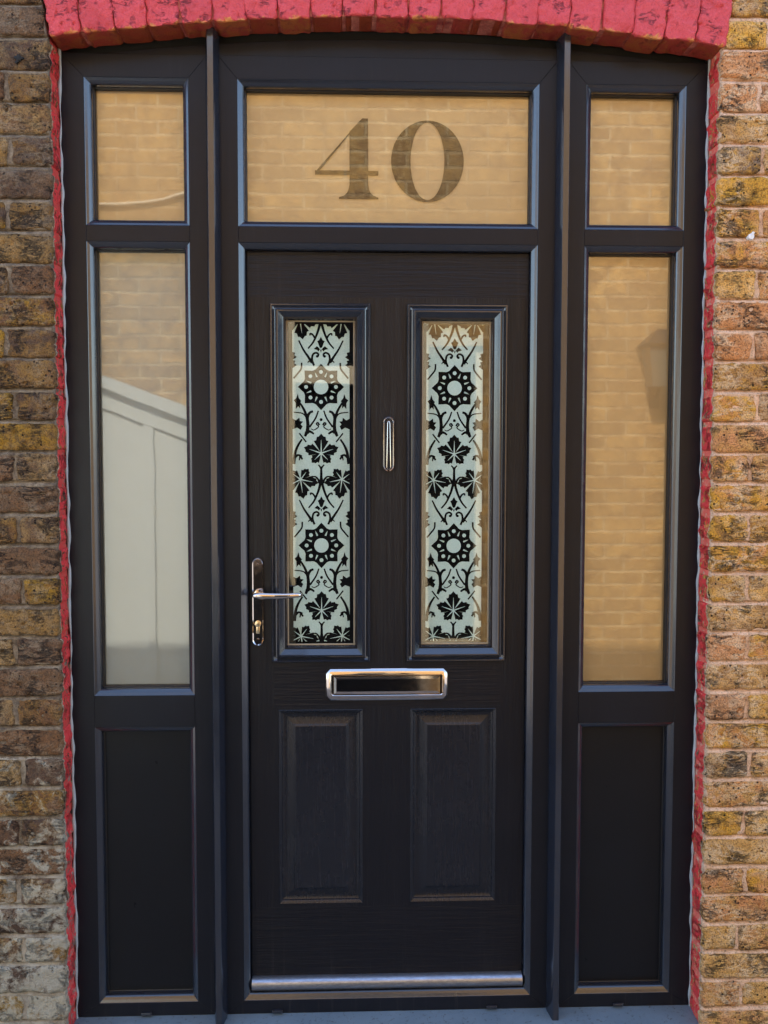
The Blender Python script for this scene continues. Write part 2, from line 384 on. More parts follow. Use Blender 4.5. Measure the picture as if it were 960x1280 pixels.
def mat_far_brick():
    q = M('sunlit_stock_brick'); x, y, z = q.sep()
    vec = q.n('CombineXYZ', X=x, Y=z, Z=0.0).outputs[0]
    wob = q.n('VectorMath', _operation='ADD').outputs[0]
    nd = q.t.nodes[-1]; q.set(nd.inputs[0], vec)
    ns = q.n('TexNoise', Vector=q.pos, Scale=14.0, Detail=3.0); sc_ = q.n('VectorMath', _operation='SCALE'); q.set(sc_.inputs[0], ns.outputs['Color']); sc_.inputs['Scale'].default_value = .006
    q.set(nd.inputs[1], sc_.outputs[0])
    b = q.n('TexBrick', Vector=nd.outputs[0], Color1=(.54, .31, .09), Color2=(.26, .145, .045), Mortar=(.58, .42, .21), Scale=1.0, Mortar__Size=.009, Mortar__Smooth=.3, Bias=-.1, Brick__Width=.235, Row__Height=.0805)
    b.offset = .5
    n1 = q.noise(11, 5, .7)
    c = q.mix(q.ramp(n1, [(.42, 0.), (.62, .85)]), b.outputs['Color'], (.20, .105, .04))
    c = q.mix(q.ramp(q.noise(34, 5, .75), [(.5, 0.), (.7, .7)]), c, (.60, .42, .18))
    c = q.mix(q.ramp(q.noise(1.1, 3, .6), [(.4, 0.), (.65, .5)]), c, (.26, .16, .07))
    h = q.math('ADD', q.math('MULTIPLY', b.outputs['Fac'], -1.0), q.math('MULTIPLY', n1, .8))
    q.bsdf(c, .9, normal=q.bump(h, .7, .012)); return q.m
MT['far'] = mat_far_brick()
def mat_ground():
    q = M('alley_paving'); x, y, z = q.sep()
    b = q.n('TexBrick', Vector=q.pos, Color1=(.30, .28, .25), Color2=(.24, .22, .20), Mortar=(.10, .09, .08), Scale=1.0, Mortar__Size=.012, Brick__Width=.6, Row__Height=.45)
    n = q.noise(8, 6, .7)
    q.bsdf(q.mix(n, b.outputs['Color'], (.20, .18, .16)), .85, normal=q.bump(n, .5, .006)); return q.m
MT['ground'] = mat_ground()

# ------------------------------------------------------------------ setting: ground, far side of the alley, hall behind the door
g = MB(); g.add([(-300, -300, -.14), (300, -300, -.14), (300, 300, -.14), (-300, 300, -.14)], [(0, 1, 2, 3)])
tag(g.build('ground', MT['ground'], fix=False), kind='structure')

OY = -3.0                                        # face of the house across the alley
DX0, DX1, DZ1, WX, WZ0, WZ1 = -.345, .485, 2.74, .80, .42, 2.20                 # its doorway
opp = thing('brick_wall', 'sunlit yellow brick wall across the alley facing the door', 'wall', (0, OY - .1, 0))
b = MB()
b.box(-3.3, DX0, OY - .24, OY, -.14, 3.8); b.box(WX, 3.5, OY - .24, OY, -.14, 3.8); b.box(DX0, DX1, OY - .24, OY, DZ1, 3.8); b.box(DX1, WX, OY - .24, OY, -.14, WZ0); b.box(DX1, WX, OY - .24, OY, WZ1, 3.8)
b.build('brickwork', MT['far'], opp)
b = MB(); b.box(-3.35, 3.55, OY - .28, OY + .03, 3.8, 3.87, .006)
b.build('coping', mat_simple('stone_coping', (.42, .40, .35), .8, bump=.003), opp)
od = thing('back_door', 'dark door in a cream frame across the alley', 'door', (.08, OY - .1, -.1))
b = MB()
b.prism(rect(DX0, DX0 + .045, -.1, DZ1), OY - .03, OY - .2); b.prism(rect(DX1 - .045, DX1, -.1, DZ1), OY - .03, OY - .2)
b.v = [(x, 2 * (OY - .03) - y if False else y, z) for x, y, z in b.v]
b.box(DX0 + .045, DX1 - .045, OY - .19, OY - .02, 1.985, 2.085, .003); b.box(DX0 + .045, DX1 - .045, OY - .19, OY - .03, DZ1 - .05, DZ1, .003)
b.build('door_frame', MT['cream'], od)
b = MB(); b.box(DX0 + .045, DX1 - .045, OY - .13, OY - .09, -.1, 1.985, .002)
for z0, z1 in ((.12, .85), (1.02, 1.82)):
    for x0, x1 in ((DX0 + .12, .055), (.10, DX1 - .12)): b.box(x0, x1, OY - .09, OY - .083, z0, z1, .003)
b.build('door_leaf', MT['panel'], od)
b = MB(); b.box(DX0 + .045, DX1 - .045, OY - .12, OY - .11, 2.085, DZ1 - .05)
b.build('window', mat_simple('dark_glass', (.006, .007, .008), .08), od)
sw = thing('window', 'narrow dark window in a cream frame across the alley', 'window', (.64, OY - .1, WZ0))
b = MB(); b.box(DX1 + .001, WX - .035, OY - .12, OY - .11, WZ0 + .04, WZ1 - .04); b.build('window_pane', bpy.data.materials['dark_glass'], sw)
b = MB(); b.box(WX - .035, WX, OY - .16, OY - .03, WZ0, WZ1, .003); b.box(DX1 + .001, WX - .036, OY - .16, OY - .04, WZ0, WZ0 + .04, .003); b.box(DX1 + .001, WX - .036, OY - .16, OY - .04, WZ1 - .04, WZ1, .003)
b.build('window_frame', MT['cream'], sw)
b = MB(); b.box(DX0, DX1, OY - .3, OY + .04, -.139, -.1, .004)
b.build('doorstep', mat_simple('worn_stone', (.34, .32, .28), .8, bump=.003), od)

# unseen panelling on the far wall, raked to shape its reflection in the left-hand pane
ga = thing('raked_panelling', 'pale panelling across the alley, raked to shape its reflection', 'panelling', (-1.6, OY + .03, -.14))
gx0, gx1 = -2.4, -.845
def gtop(x): return 2.03 - .37 * (x + 1.406)
def gpanel(mb, x0, x1, y0, y1, zb0, zb1, zt0, zt1):
    mb.add([(x0, y0, zb0), (x1, y0, zb1), (x1, y0, zt1), (x0, y0, zt0), (x0, y1, zb0), (x1, y1, zb1), (x1, y1, zt1), (x0, y1, zt0)],
           [(0, 3, 2, 1), (4, 5, 6, 7), (0, 1, 5, 4), (1, 2, 6, 5), (2, 3, 7, 6), (3, 0, 4, 7)])
b = MB(); gpanel(b, gx0, gx1, OY + .004, OY + .022, -.14, -.14, gtop(gx0) - .05, gtop(gx1) - .05); b.build('boarding', MT['pale'], ga)
b = MB(); gpanel(b, gx0 - .02, gx1 + .01, OY + .004, OY + .075, gtop(gx0) - .075, gtop(gx1) - .075, gtop(gx0), gtop(gx1)); b.build('top_rail', MT['pale'], ga)
b = MB(); gpanel(b, gx0, gx1, OY + .022, OY + .038, gtop(gx0) - .19, gtop(gx1) - .19, gtop(gx0) - .077, gtop(gx1) - .077); b.build('upper_rail', MT['pale'], ga)
for x in (-2.38, -1.76, -1.155, -.90):
    b = MB(); gpanel(b, x, x + .052, OY + .022, OY + .036, -.02, -.02, gtop(x) - .192, gtop(x + .052) - .192); b.build('stile', MT['pale'], ga)
b = MB(); gpanel(b, gx0, gx1, OY + .022, OY + .034, -.14, -.14, -.022, -.022); b.build('bottom_rail', MT['pale'], ga)

# unseen wheeled bin, added to darken the reflection in the handle plate
wb = thing('reflection_bin', 'black wheeled bin added across the alley to darken the handle reflection', 'bin', (-.57, -2.68, -.14))
b = MB(); x0, x1, y0, y1 = -.76, -.385, -2.92, -2.46
b.add([(x0 + .05, y0 + .05, -.10), (x1 - .05, y0 + .05, -.10), (x1 - .05, y1 - .05, -.10), (x0 + .05, y1 - .05, -.10), (x0, y0, .98), (x1, y0, .98), (x1, y1, .98), (x0, y1, .98)],
      [(0, 3, 2, 1), (4, 5, 6, 7), (0, 1, 5, 4), (1, 2, 6, 5), (2, 3, 7, 6), (3, 0, 4, 7)])
b.box(x0 - .015, x1 + .015, y0 - .015, y1 + .015, .94, .985, .006); b.build('body', MT['gasket'], wb)
b = MB(); b.add([(x0 - .02, y0 - .02, .988), (x1 + .02, y0 - .02, .988), (x1 + .02, y1 + .02, .988), (x0 - .02, y1 + .02, .988), (x0 + .03, y0, 1.05), (x1 - .03, y0, 1.05), (x1 - .03, y1 - .05, 1.03), (x0 + .03, y1 - .05, 1.03)],
      [(0, 3, 2, 1), (4, 5, 6, 7), (0, 1, 5, 4), (1, 2, 6, 5), (2, 3, 7, 6), (3, 0, 4, 7)]); b.build('lid', MT['gasket'], wb)
b = MB(); b.tube([(x0 + .03, y0 - .04, .96), (x1 - .03, y0 - .04, .96)], [.014] * 2, 10); b.build('handle', MT['gasket'], wb)
for xx in (x0 + .02, x1 - .02):
    b = MB(); b.tube([(xx - .02, y0 + .06, -.04), (xx + .02, y0 + .06, -.04)], [.10, .10], 24); b.build('wheel', MT['gasket'], wb)

# lantern on the far wall
la = thing('wall_lantern', 'dark metal lantern on the wall across the alley', 'lantern', (1.80, OY, 2.1))
b = MB(); cx, cy = 1.80, OY + .11
for k, (hw, z) in enumerate(()): pass
def pyr(mb, cx, cy, w0, z0, w1, z1): mb.add([(cx - w0, cy - w0, z0), (cx + w0, cy - w0, z0), (cx + w0, cy + w0, z0), (cx - w0, cy + w0, z0), (cx - w1, cy - w1, z1), (cx + w1, cy - w1, z1), (cx + w1, cy + w1, z1), (cx - w1, cy + w1, z1)],
    [(0, 3, 2, 1), (4, 5, 6, 7), (0, 1, 5, 4), (1, 2, 6, 5), (2, 3, 7, 6), (3, 0, 4, 7)])
pyr(b, cx, cy, .105, 2.20, .02, 2.29); pyr(b, cx, cy, .085, 2.185, .105, 2.20); b.build('lantern_cap', MT['frame'], la)
b = MB(); pyr(b, cx, cy, .060, 1.96, .080, 2.185); b.build('lantern_glass', mat_simple('smoked_glass', (.09, .11, .10), .1), la)
b = MB(); b.tube([(cx, OY, 1.92), (cx, OY + .06, 1.905), (cx, cy, 1.956)], [.012] * 3); b.box(cx - .03, cx + .03, OY, OY + .012, 1.84, 2.0); b.build('bracket', MT['frame'], la)

# slack cable on the far wall
b = MB(); pts = [(-2.4, OY + .014, 3.30), (-2.0, OY + .014, 3.10), (-1.7, OY + .014, 3.02), (-1.42, OY + .014, 2.985), (-1.28, OY + .014, 2.982), (-1.15, OY + .014, 2.992), (-1.03, OY + .014, 3.012), (-.91, OY + .014, 3.05), (-.80, OY + .014, 3.12), (-.74, OY + .014, 3.30), (-.74, OY + .014, 3.79)]
b.tube(pts, [.010] * 11, 8); tag(b.build('cable', MT['cream'], smooth=60), 'slack white cable across the sunlit brick wall', 'cable', kind='thing')

# hall behind the door
b = MB(); b.box(-.95, 1.2, .095, 3.2, -.05, 2.82)
tag(b.build('hallway', mat_simple('hall_wall', (.10, .09, .08), .8)), kind='structure')

# ------------------------------------------------------------------ the brick wall round the door
wall = thing('brick_wall', 'old yellow brick wall with red painted arch round the black door', 'wall', (.1125, 0, 0))
ARC = (.12, -3.487, 6.19)
def arch_z(x, off=0.): return ARC[1] + math.sqrt((ARC[2] + off) ** 2 - (x - ARC[0]) ** 2)

def brick(mb, P, w_, h_, nx, nz, seed, amp=.0028, ends=(0, 0), back=.02, rnd=.004, jit=.0036, yo=0., tilt=0.):
    """P maps local (u in 0..w, v in 0..h) to world xz; a rough face with worn arrises, and its sides"""
    u = np.linspace(0, w_, nx + 1); v = np.linspace(0, h_, nz + 1)
    # crowd the rows towards the arrises
    uu, vv = np.meshgrid(u, v)
    fx, fz = P(uu, vv)
    s = seed * 7.13
    e = np.minimum(np.minimum(uu, w_ - uu), np.minimum(vv, h_ - vv))
    # outline wander
    k = np.exp(-e / .012)
    dx = noise(fx + s, s, fz, 45, 3) * jit * k * 1.3; dz = noise(fx, s, fz + s, 45, 4) * jit * k
    # round corners
    cu = np.minimum(uu, w_ - uu); cv = np.minimum(vv, h_ - vv)
    rc = .006; inc = (cu < rc) & (cv < rc)
    pull = np.where(inc, (rc - cu) * (rc - cv) / rc * .55, 0)
    dx = dx + np.where(uu < w_ / 2, pull, -pull); dz = dz + np.where(vv < h_ / 2, pull, -pull)
    y = YF + yo + rnd * np.exp(-e / .0035) * (1 + .6 * noise(fx, s, fz, 60, 9)) + tilt * (vv / h_ - .5)
    n_ = fbm(fx + s, s, fz, 28, 11, 4)
    y = y - amp * 1.5 * n_ - amp * .55 * fbm(fx, s, fz + s, 110, 17, 3)
    pit = noise(fx, s + 3, fz, 70, 23); y = y + np.where(pit > .62, (pit - .62) * .022, 0)
    gx, gz = P(uu, vv)
    X = gx + dx; Z = gz + dz
    base = len(mb.v); n1 = nx + 1
    mb.v += list(zip(X.ravel().tolist(), y.ravel().tolist(), Z.ravel().tolist()))
    for j in range(nz):
        for i in range(nx):
            a = base + j * n1 + i; mb.f.append((a, a + 1, a + 1 + n1, a + n1))
    per = [(0, i) for i in range(nx)] + [(j, nx) for j in range(nz)] + [(nz, i) for i in range(nx, 0, -1)] + [(j, 0) for j in range(nz, 0, -1)]
    rows = 10 if (ends[0] or ends[1]) else 2
    prev = [base + j * n1 + i for j, i in per]; m_ = len(per)
    y0s = [float(y[j, i]) for j, i in per]
    for r_ in range(1, rows + 1):
        t = r_ / rows; cur = []
        for q_, (j, i) in enumerate(per):
            xx = float(X[j, i]); zz = float(Z[j, i]); yy = y0s[q_] * (1 - t) + back * t
            if rows > 2:
                cxn = float(noise(xx, yy + s, zz, 60, 31)) * .0018 + float(noise(xx, yy + s, zz, 150, 35)) * .0008
                if i == 0 and ends[0]: xx += cxn - .002
                if i == nx and ends[1]: xx += cxn + .002
            cur.append(len(mb.v)); mb.v.append((xx, yy, zz))
        for q_ in range(m_):
            w2 = (q_ + 1) % m_; mb.f.append((prev[q_], cur[q_], cur[w2], prev[w2]))
        prev = cur

PITCH, Z00, JT = .0805, .062, .011
def course(side, mb, fine):
    sgn = -1 if side == 'l' else 1
    for row in range(-3, 49):
        z0 = Z00 + row * PITCH + JT * .5; z1 = z0 + PITCH - JT
        zc = (z0 + z1) / 2
        edge = XL if side == 'l' else XR
        if zc > 2.64: edge += sgn * (.004 + .14 * (zc - 2.64))
        over = zc > 2.93
        x = edge; flem = (row % 2 == 0); k = 0
        if not (fine): pass
        while abs(x) < (3.2):
            if flem: L = .104 if k % 2 == 0 else .218
            else: L = .218 if k % 2 == 0 else .104
            if k == 0: L += rng.uniform(-.012, .012)
            L += rng.uniform(-.006, .006)
            a, b_ = (x, x + sgn * L); lo, hi = min(a, b_), max(a, b_)
            near = lo < 1.45 and hi > -1.25 if fine else True
            isfine = (lo < 1.25 and side == 'r') or (hi > -1.05 and side == 'l')
            if isfine == fine:
                st = .0042 if fine else .03
                nx = max(3, int((hi - lo) / st)); nz = 16 if fine else 3
                dj = rng.uniform(-.0016, .0016); rot_ = rng.uniform(-.006, .006)
                def P(u, v, lo=lo, z0=z0, rot_=rot_, dj=dj): return lo + u, z0 + v + dj + rot_ * (u - .1)
                q = k == 0 and zc < 2.66
                brick(mb, P, hi - lo, z1 - z0 + rng.uniform(-.002, .0015), nx, nz, row * 17 + k + (500 if side == 'r' else 0),
                      amp=rng.uniform(.0018, .0036), ends=(q and side == 'r', q and side == 'l'), back=.02 if q else -.03,
                      yo=rng.uniform(-.0025, .002), tilt=rng.uniform(-.003, .003))
            x += sgn * (L + JT * rng.uniform(.8, 1.15)); k += 1
for side, mt, lab in (('l', 'brick_l', 'weathered brickwork left of the door, weaker light put into its darker colour'), ('r', 'brick_r', 'yellow brickwork right of the door, stronger light put into its colour')):
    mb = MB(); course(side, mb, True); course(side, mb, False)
    # courses over the arch
    if side == 'r':
        for row in range(36, 49):
            z0 = Z00 + row * PITCH + JT * .5; x = XL - .1 + (row % 2) * .11
            while x < XR + .04:
                brick(mb, lambda u, v, x=x, z0=z0: (x + u, z0 + v), .218, PITCH - JT, 8, 3, row * 31 + int(x * 10), back=-.03); x += .229
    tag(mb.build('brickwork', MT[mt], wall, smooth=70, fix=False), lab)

def mortar(side):
    mb = MB(); sgn = -1 if side == 'l' else 1; edge = XL if side == 'l' else XR
    zs = np.arange(-.14, 3.9, .0027)
    zs = zs[(zs < 2.95)]
    s = np.concatenate([[-2.5, -1.2, -.6], np.arange(-.42, -.0001, .007), np.arange(0, .115, .009)])
    S, Z = np.meshgrid(s, zs)
    lean = np.where(Z > 2.64, .14 * (Z - 2.64), 0)
    X = edge + sgn * (.0035 + np.maximum(-S, 0) + lean); Y = YF + .0035 + np.maximum(S, 0)
    ph = np.mod(Z - Z00, PITCH); ph = np.where(ph > PITCH / 2, ph - PITCH, ph)      # 0 on the joint line
    # weather-struck pointing: set back under the brick above, flush at the brick below
    rec = np.where(np.abs(ph) < JT * .62, np.clip((ph + JT * .5) / JT, 0, 1) ** 1.3 * .0105, .002)
    front = S <= 0
    nz_ = fbm(X, Y, Z, 60, 41, 4) * .0026 + noise(X, Y, Z, 14, 45) * .0018
    Y = Y + np.where(front, rec + nz_, 0); X = X + np.where(front, 0, sgn * (nz_ * .8 - .0020))
    n1 = len(s); mb.v = list(zip(X.ravel().tolist(), Y.ravel().tolist(), Z.ravel().tolist()))
    for j in range(len(zs) - 1):
        for i in range(n1 - 1):
            a = j * n1 + i; mb.f.append((a, a + 1, a + 1 + n1, a + n1))
    return mb
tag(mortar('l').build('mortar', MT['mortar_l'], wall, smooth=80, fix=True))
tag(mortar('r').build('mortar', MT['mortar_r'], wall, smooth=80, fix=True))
mb = MB(); mb.box(-3.2, 3.2, -.072, .10, 2.95, 3.98); mb.box(-3.2, -.80, -.06, .10, -.14, 2.95); mb.box(1.02, 3.2, -.06, .10, -.14, 2.95)
mb.box(-.80, 1.02, .02, .10, 2.722, 2.95); mb.build('wall_core', MT['mortar_r'], wall)
mb = MB(); mb.box(-3.25, 3.25, -.12, .14, 3.98, 4.05, .006); mb.build('coping', mat_simple('coping_stone', (.40, .38, .34), .8, bump=.003), wall)

# red painted arch: voussoirs on end
mb = MB(); half = .868; th0 = math.asin(half / ARC[2]); n_v = 21
W0 = 2 * half + .004
gap = .0040; wv_ = W0 / n_v
for i in range(n_v):
    s0 = -W0 / 2 + i * wv_ + gap / 2 + rng.uniform(-.0015, .0015); L = wv_ - gap + rng.uniform(-.001, .001)
    drop = rng.uniform(-.004, .003)
    def P(u, v, s0=s0, drop=drop):
        a = (s0 + u) / ARC[2]; r_ = ARC[2] + v + drop
        return ARC[0] + r_ * np.sin(a), ARC[1] + r_ * np.cos(a)
    brick(mb, P, L, .222, 18, 44, 900 + i, amp=.0040, ends=(1, 1), back=.004, rnd=.0016, jit=.0032, yo=-.003 + rng.uniform(-.0012, .0012))
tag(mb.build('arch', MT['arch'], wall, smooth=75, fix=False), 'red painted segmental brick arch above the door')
mb = MB()
N = 60
for (off, ya, yb) in ((.0035, YF + .006, .006),):
    A = [(ARC[0] + (ARC[2] + off) * math.sin(a), ARC[1] + (ARC[2] + off) * math.cos(a)) for a in np.linspace(-th0 * .998, th0 * .998, N)]
    Bq = [(ARC[0] + (ARC[2] + .22) * math.sin(a), ARC[1] + (ARC[2] + .22) * math.cos(a)) for a in np.linspace(-th0 * .998, th0 * .998, N)]
    vs_ = [(x, ya, z) for x, z in A] + [(x, yb, z) for x, z in A] + [(x, ya, z) for x, z in Bq]
    mb.add(vs_, [(i, i + 1, N + i + 1, N + i) for i in range(N - 1)] + [(i, i + 1, 2 * N + i + 1, 2 * N + i) for i in range(N - 1)])
mb.build('arch_joint', MT['mortar_red'], wall)
# white plug in the brickwork at the right
mb = MB(); mb.tube([(1.062, YF + .01, 2.158), (1.062, YF - .007, 2.159)], [.009, .0075], 9)
mb.tube([(1.062, YF - .004, 2.158), (1.067, YF - .009, 2.170)], [.005, .003], 7)
tag(mb.build('wall_plug', mat_simple('white_plastic', (.75, .78, .82), .4), wall, smooth=50), 'small white plug stuck in a right hand brick')
mb = MB(); hp = [(-.826 + (.0095 + .004 * math.sin(3 * a + 1) + .0025 * math.sin(7 * a)) * math.cos(a), 2.583 + (.0105 + .003 * math.sin(2 * a) + .002 * math.sin(9 * a)) * math.sin(a)) for a in np.linspace(0, 2 * math.pi, 40, endpoint=False)]
mb.prism(hp, YF - .0052, YF + .01, .0003)
tag(mb.build('drill_hole', MT['dark'], wall, smooth=50), 'dark hole in a left hand brick')

# ------------------------------------------------------------------ frames
BEV = [(0.0, .0010), (.0012, .0020), (.0070, .0055), (.0125, .0094), (.0150, .0120), (.0166, .0160), (.0170, .0335)]
GAS = [(.0172, .031), (.0195, .032), (.0205, .046)]
def opening(frame_mb, gasket_mb, x0, x1, z0, z1):
    frame_mb.sweep(rect(x0, x1, z0, z1), BEV); gasket_mb.sweep(rect(x0, x1, z0, z1), GAS)
def pane_set(parent, x0, x1, z0, z1, name='window_pane', label=None, film='film'):
    i = .0195
    b = MB(); b.add([(x0 + i, .046, z0 + i), (x1 - i, .046, z0 + i), (x1 - i, .046, z1 - i), (x0 + i, .046, z1 - i)], [(0, 1, 2, 3)])
    p = b.build(name, MT['glass'], parent, fix=False)
    if label: p['label'] = label
    f = MB(); f.box(x0 + i - .003, x1 - i + .003, .052, .056, z0 + i - .003, z1 - i + .003)
    f.build('frosted_backing', MT[film], p)
    return p
ZB, ZP0, ZP1, ZG0, ZG1, ZT0, ZT1, ZH = .024, .062, .842, .929, 2.151, 2.193, 2.576, 2.636

def sidelight(xo0, xo1, xi0, xi1, label, loc, caps):
    t = thing('sidelight_window', label, 'window', loc, 'sidelights either side of the front door')
    f = MB(); D_ = .062
    f.prism([(xo0, ZB), (xi0, ZP0), (xi0, ZT1), (xo0, ZH)], 0, D_); f.prism([(xi1, ZP0), (xo1, ZB), (xo1, ZH), (xi1, ZT1)], 0, D_)
    f.prism([(xi0, ZT1), (xi1, ZT1), (xo1, ZH), (xo0, ZH)], 0, D_); f.prism([(xo0, ZB), (xo1, ZB), (xi1, ZP0), (xi0, ZP0)], 0, D_)
    f.build('frame', MT['frame'], t)
    for a, b_ in ((ZG1, ZT0), (ZP1, ZG0)):
        r_ = MB(); r_.prism(rect(xi0 + .0002, xi1 - .0002, a, b_), 0, D_); r_.build('rail', MT['frame'], t)
    gm = MB(); bm_ = MB()
    for a, b_ in ((ZP0, ZP1), (ZG0, ZG1), (ZT0, ZT1)): opening(bm_, gm, xi0, xi1, a, b_)
    bm_.build('glazing_bead', MT['mould'], t); gm.build('gasket', MT['gasket'], t)
    pane_set(t, xi0, xi1, ZT0, ZT1); pane_set(t, xi0, xi1, ZG0, ZG1, film='film_grey' if xi0 < 0 else 'film', label='greyer frosted pane mirroring pale panelling' if xi0 < 0 else None)
    p = MB(); p.box(xi0 + .0175, xi1 - .0175, .034, .055, ZP0 + .0175, ZP1 - .0175); p.build('panel', MT['panel'], t)
    cap_parts(t, caps); return t

def cap_parts(t, xs):
    for x in xs:
        c = MB(); c.box(x - .015, x + .015, -.009, -.0003, .0275, .0375, .0015); c.box(x - .012, x + .012, -.014, -.009, .0345, .0385, .0008)
        c.build('drain_cap', MT['mould'], t)

PLc, PRc = -.3497, .5807         # coupling posts
sidelight(XL + .006, PLc - .0135, -.6864, -.4140, 'narrow black sidelight window on the handle side of the door', (-.55, 0, 0), [-.556])
sidelight(PRc + .0135, XR - .004, .6442, .9147, 'narrow black sidelight window on the hinge side of the door', (.78, 0, 0), [.768])

df = thing('door_surround', 'black door frame with frosted transom window and two tall posts', 'door frame', (.1165, 0, 0))
xi0, xi1, xo0, xo1 = -.2855, .5172, PLc + .0135, PRc - .0135
f = MB(); D_ = .062
f.prism([(xo0, ZB), (xi0, ZP0), (xi0, ZT1), (xo0, ZH)], 0, D_); f.prism([(xi1, ZP0), (xo1, ZB), (xo1, ZH), (xi1, ZT1)], 0, D_)
f.build('jamb', MT['frame'], df)
f = MB(); f.prism([(xi0, ZT1), (xi1, ZT1), (xo1, ZH), (xo0, ZH)], 0, D_); f.build('head', MT['frame'], df)
f = MB(); f.prism([(xo0, ZB), (xo1, ZB), (xi1, ZP0), (xi0, ZP0)], 0, D_); f.build('threshold', MT['frame'], df)
f = MB(); f.prism(rect(xi0 + .0002, xi1 - .0002, ZG1, ZT0), 0, D_); f.build('transom_rail', MT['frame'], df)
bm_ = MB(); gm = MB(); opening(bm_, gm, xi0, xi1, ZT0, ZT1); bm_.sweep(rect(xi0, xi1, ZP0, ZG1), BEV)
bm_.build('glazing_bead', MT['mould'], df); gm.build('gasket', MT['gasket'], df)
tp = pane_set(df, xi0, xi1, ZT0, ZT1, 'transom_window')
# head extension that fills up to the arch
for a, b_ in ((XL + .007, PLc - .016), (PLc + .016, PRc - .016), (PRc + .016, XR - .005)):
    e = MB(); n_ = 24; xs = np.linspace(a, b_, n_)
    e.prism([(a, ZH + .0008), (b_, ZH + .0008)] + [(x, min(arch_z(x) - .019, 2.7)) if arch_z(x) - .019 > ZH + .003 else (x, ZH + .003) for x in xs[::-1]], .005, .06)
    e.build('head_extension', MT['frame'], df)
e = MB(); n_ = 40; xs = np.linspace(XL + .004, XR - .002, n_)
e.prism([(xs[0], 2.60), (xs[-1], 2.60)] + [(x, arch_z(x) + .012) for x in xs[::-1]], .030, .058); e.build('packing_strip', MT['dark'], df)
for xc in (PLc, PRc):
    zt = arch_z(xc) + .002; c = MB(); hw, fw = .0172, .0085
    prof = [(-hw, .055), (-hw, -.012), (-hw + .002, -.018), (-fw - .001, -.047), (-fw + .001, -.050), (fw - .001, -.050), (fw + .001, -.047), (hw - .002, -.018), (hw, -.012), (hw, .055)]
    n_ = len(prof); zb = .006
    c.add([(xc + x, y, zb) for x, y in prof] + [(xc + x, y, zt) for x, y in prof],
          [(i, (i + 1) % n_, n_ + (i + 1) % n_, n_ + i) for i in range(n_)] + [tuple(reversed(range(n_))), tuple(range(n_, 2 * n_))])
    c.build('coupling_post', MT['mould'], df, smooth=25)
cap_parts(df, [-.193, .408])
for sx, x0 in ((-1, XL + .0035), (1, XR - .0015)):
    s_ = MB(); zs = np.arange(.01, 2.66, .011)
    s_.tube([(x0 + float(noise(sx, 0, z, 22, 5)) * .0022 - sx * .001, -.0015 + float(noise(sx, 3, z, 17, 6)) * .001, z) for z in zs],
            [max(.0012, .0036 + float(noise(sx, 9, z, 33, 7)) * .0022 + float(noise(sx, 9, z, 5, 8)) * .001) for z in zs], 8)
    s_.build('sealant_bead', MT['seal'], df, smooth=60)

# house number in the transom
def px(u, v): return (-.0839 + (u - 58) * .1725 / 347, 2.4942 - (v - 77) * .2160 / 446)     # u, v on the drawn numerals
nb = MB(); y_ = .0492
def poly(mb, pts, y): n_ = len(mb.v); mb.add([(x, y, z) for x, z in pts], [tuple(range(len(pts)))])
def arc_pts(cx_, cy_, rx, ry, n=72): return [(cx_ + rx * math.cos(2 * math.pi * k / n), cy_ + ry * math.sin(2 * math.pi * k / n)) for k in range(n)]
fl = [(248 - 2, 440), (243, 465), (235, 485), (220, 500), (190, 511), (190, 520)]
poly(nb, [px(*p) for p in [(348, 77), (350, 440), (354, 465), (362, 485), (378, 500), (405, 511), (405, 520), (190, 520), (190, 511), (220, 500), (235, 485), (243, 465), (248, 440), (248, 150), (318, 77)]], y_)
poly(nb, [px(*p) for p in [(300, 94), (318, 77), (330, 77), (248, 166), (88, 362), (60, 380), (60, 374)]], y_ - .0003)
poly(nb, [px(*p) for p in [(60, 364), (405, 364), (405, 390), (60, 388)]], y_ - .0006)
o_, i_ = arc_pts(674, 308, 199, 224), arc_pts(674, 308, 93, 213); n_ = len(o_)
nb.add([(px(*p)[0], y_, px(*p)[1]) for p in o_ + i_], [(k, (k + 1) % n_, n_ + (k + 1) % n_, n_ + k) for k in range(n_)])
tag(nb.build('house_number', MT['digit'], tp), 'dark serif house number 40 on the frosted glass')

# sill
s_ = MB(); s_.add([(XL - .004, .06, .030), (XR + .004, .06, .030), (XR + .004, -.002, .0225), (XL - .004, -.002, .0225), (XR + .004, -.128, .004), (XL - .004, -.128, .004), (XR + .004, -.134, -.002), (XL - .004, -.134, -.002),
                  (XR + .004, -.134, -.045), (XL - .004, -.134, -.045), (XR + .004, .06, -.045), (XL - .004, .06, -.045)],
       [(0, 3, 2, 1), (3, 5, 4, 2), (5, 7, 6, 4), (7, 9, 8, 6), (9, 11, 10, 8), (11, 0, 1, 10), (0, 11, 9, 7, 5, 3), (1, 2, 4, 6, 8, 10)])
tag(s_.build('door_sill', MT['sill'], smooth=30), 'blue grey painted sill under the door and both sidelights', 'sill', kind='thing')
s_ = MB(); s_.box(XL - .004, XR + .004, -.11, .1, -.139, -.047); 
tag(s_.build('doorstep', mat_simple('step_stone', (.3, .28, .25), .8, bump=.003)), 'low stone step below the blue grey sill', 'step', kind='thing')

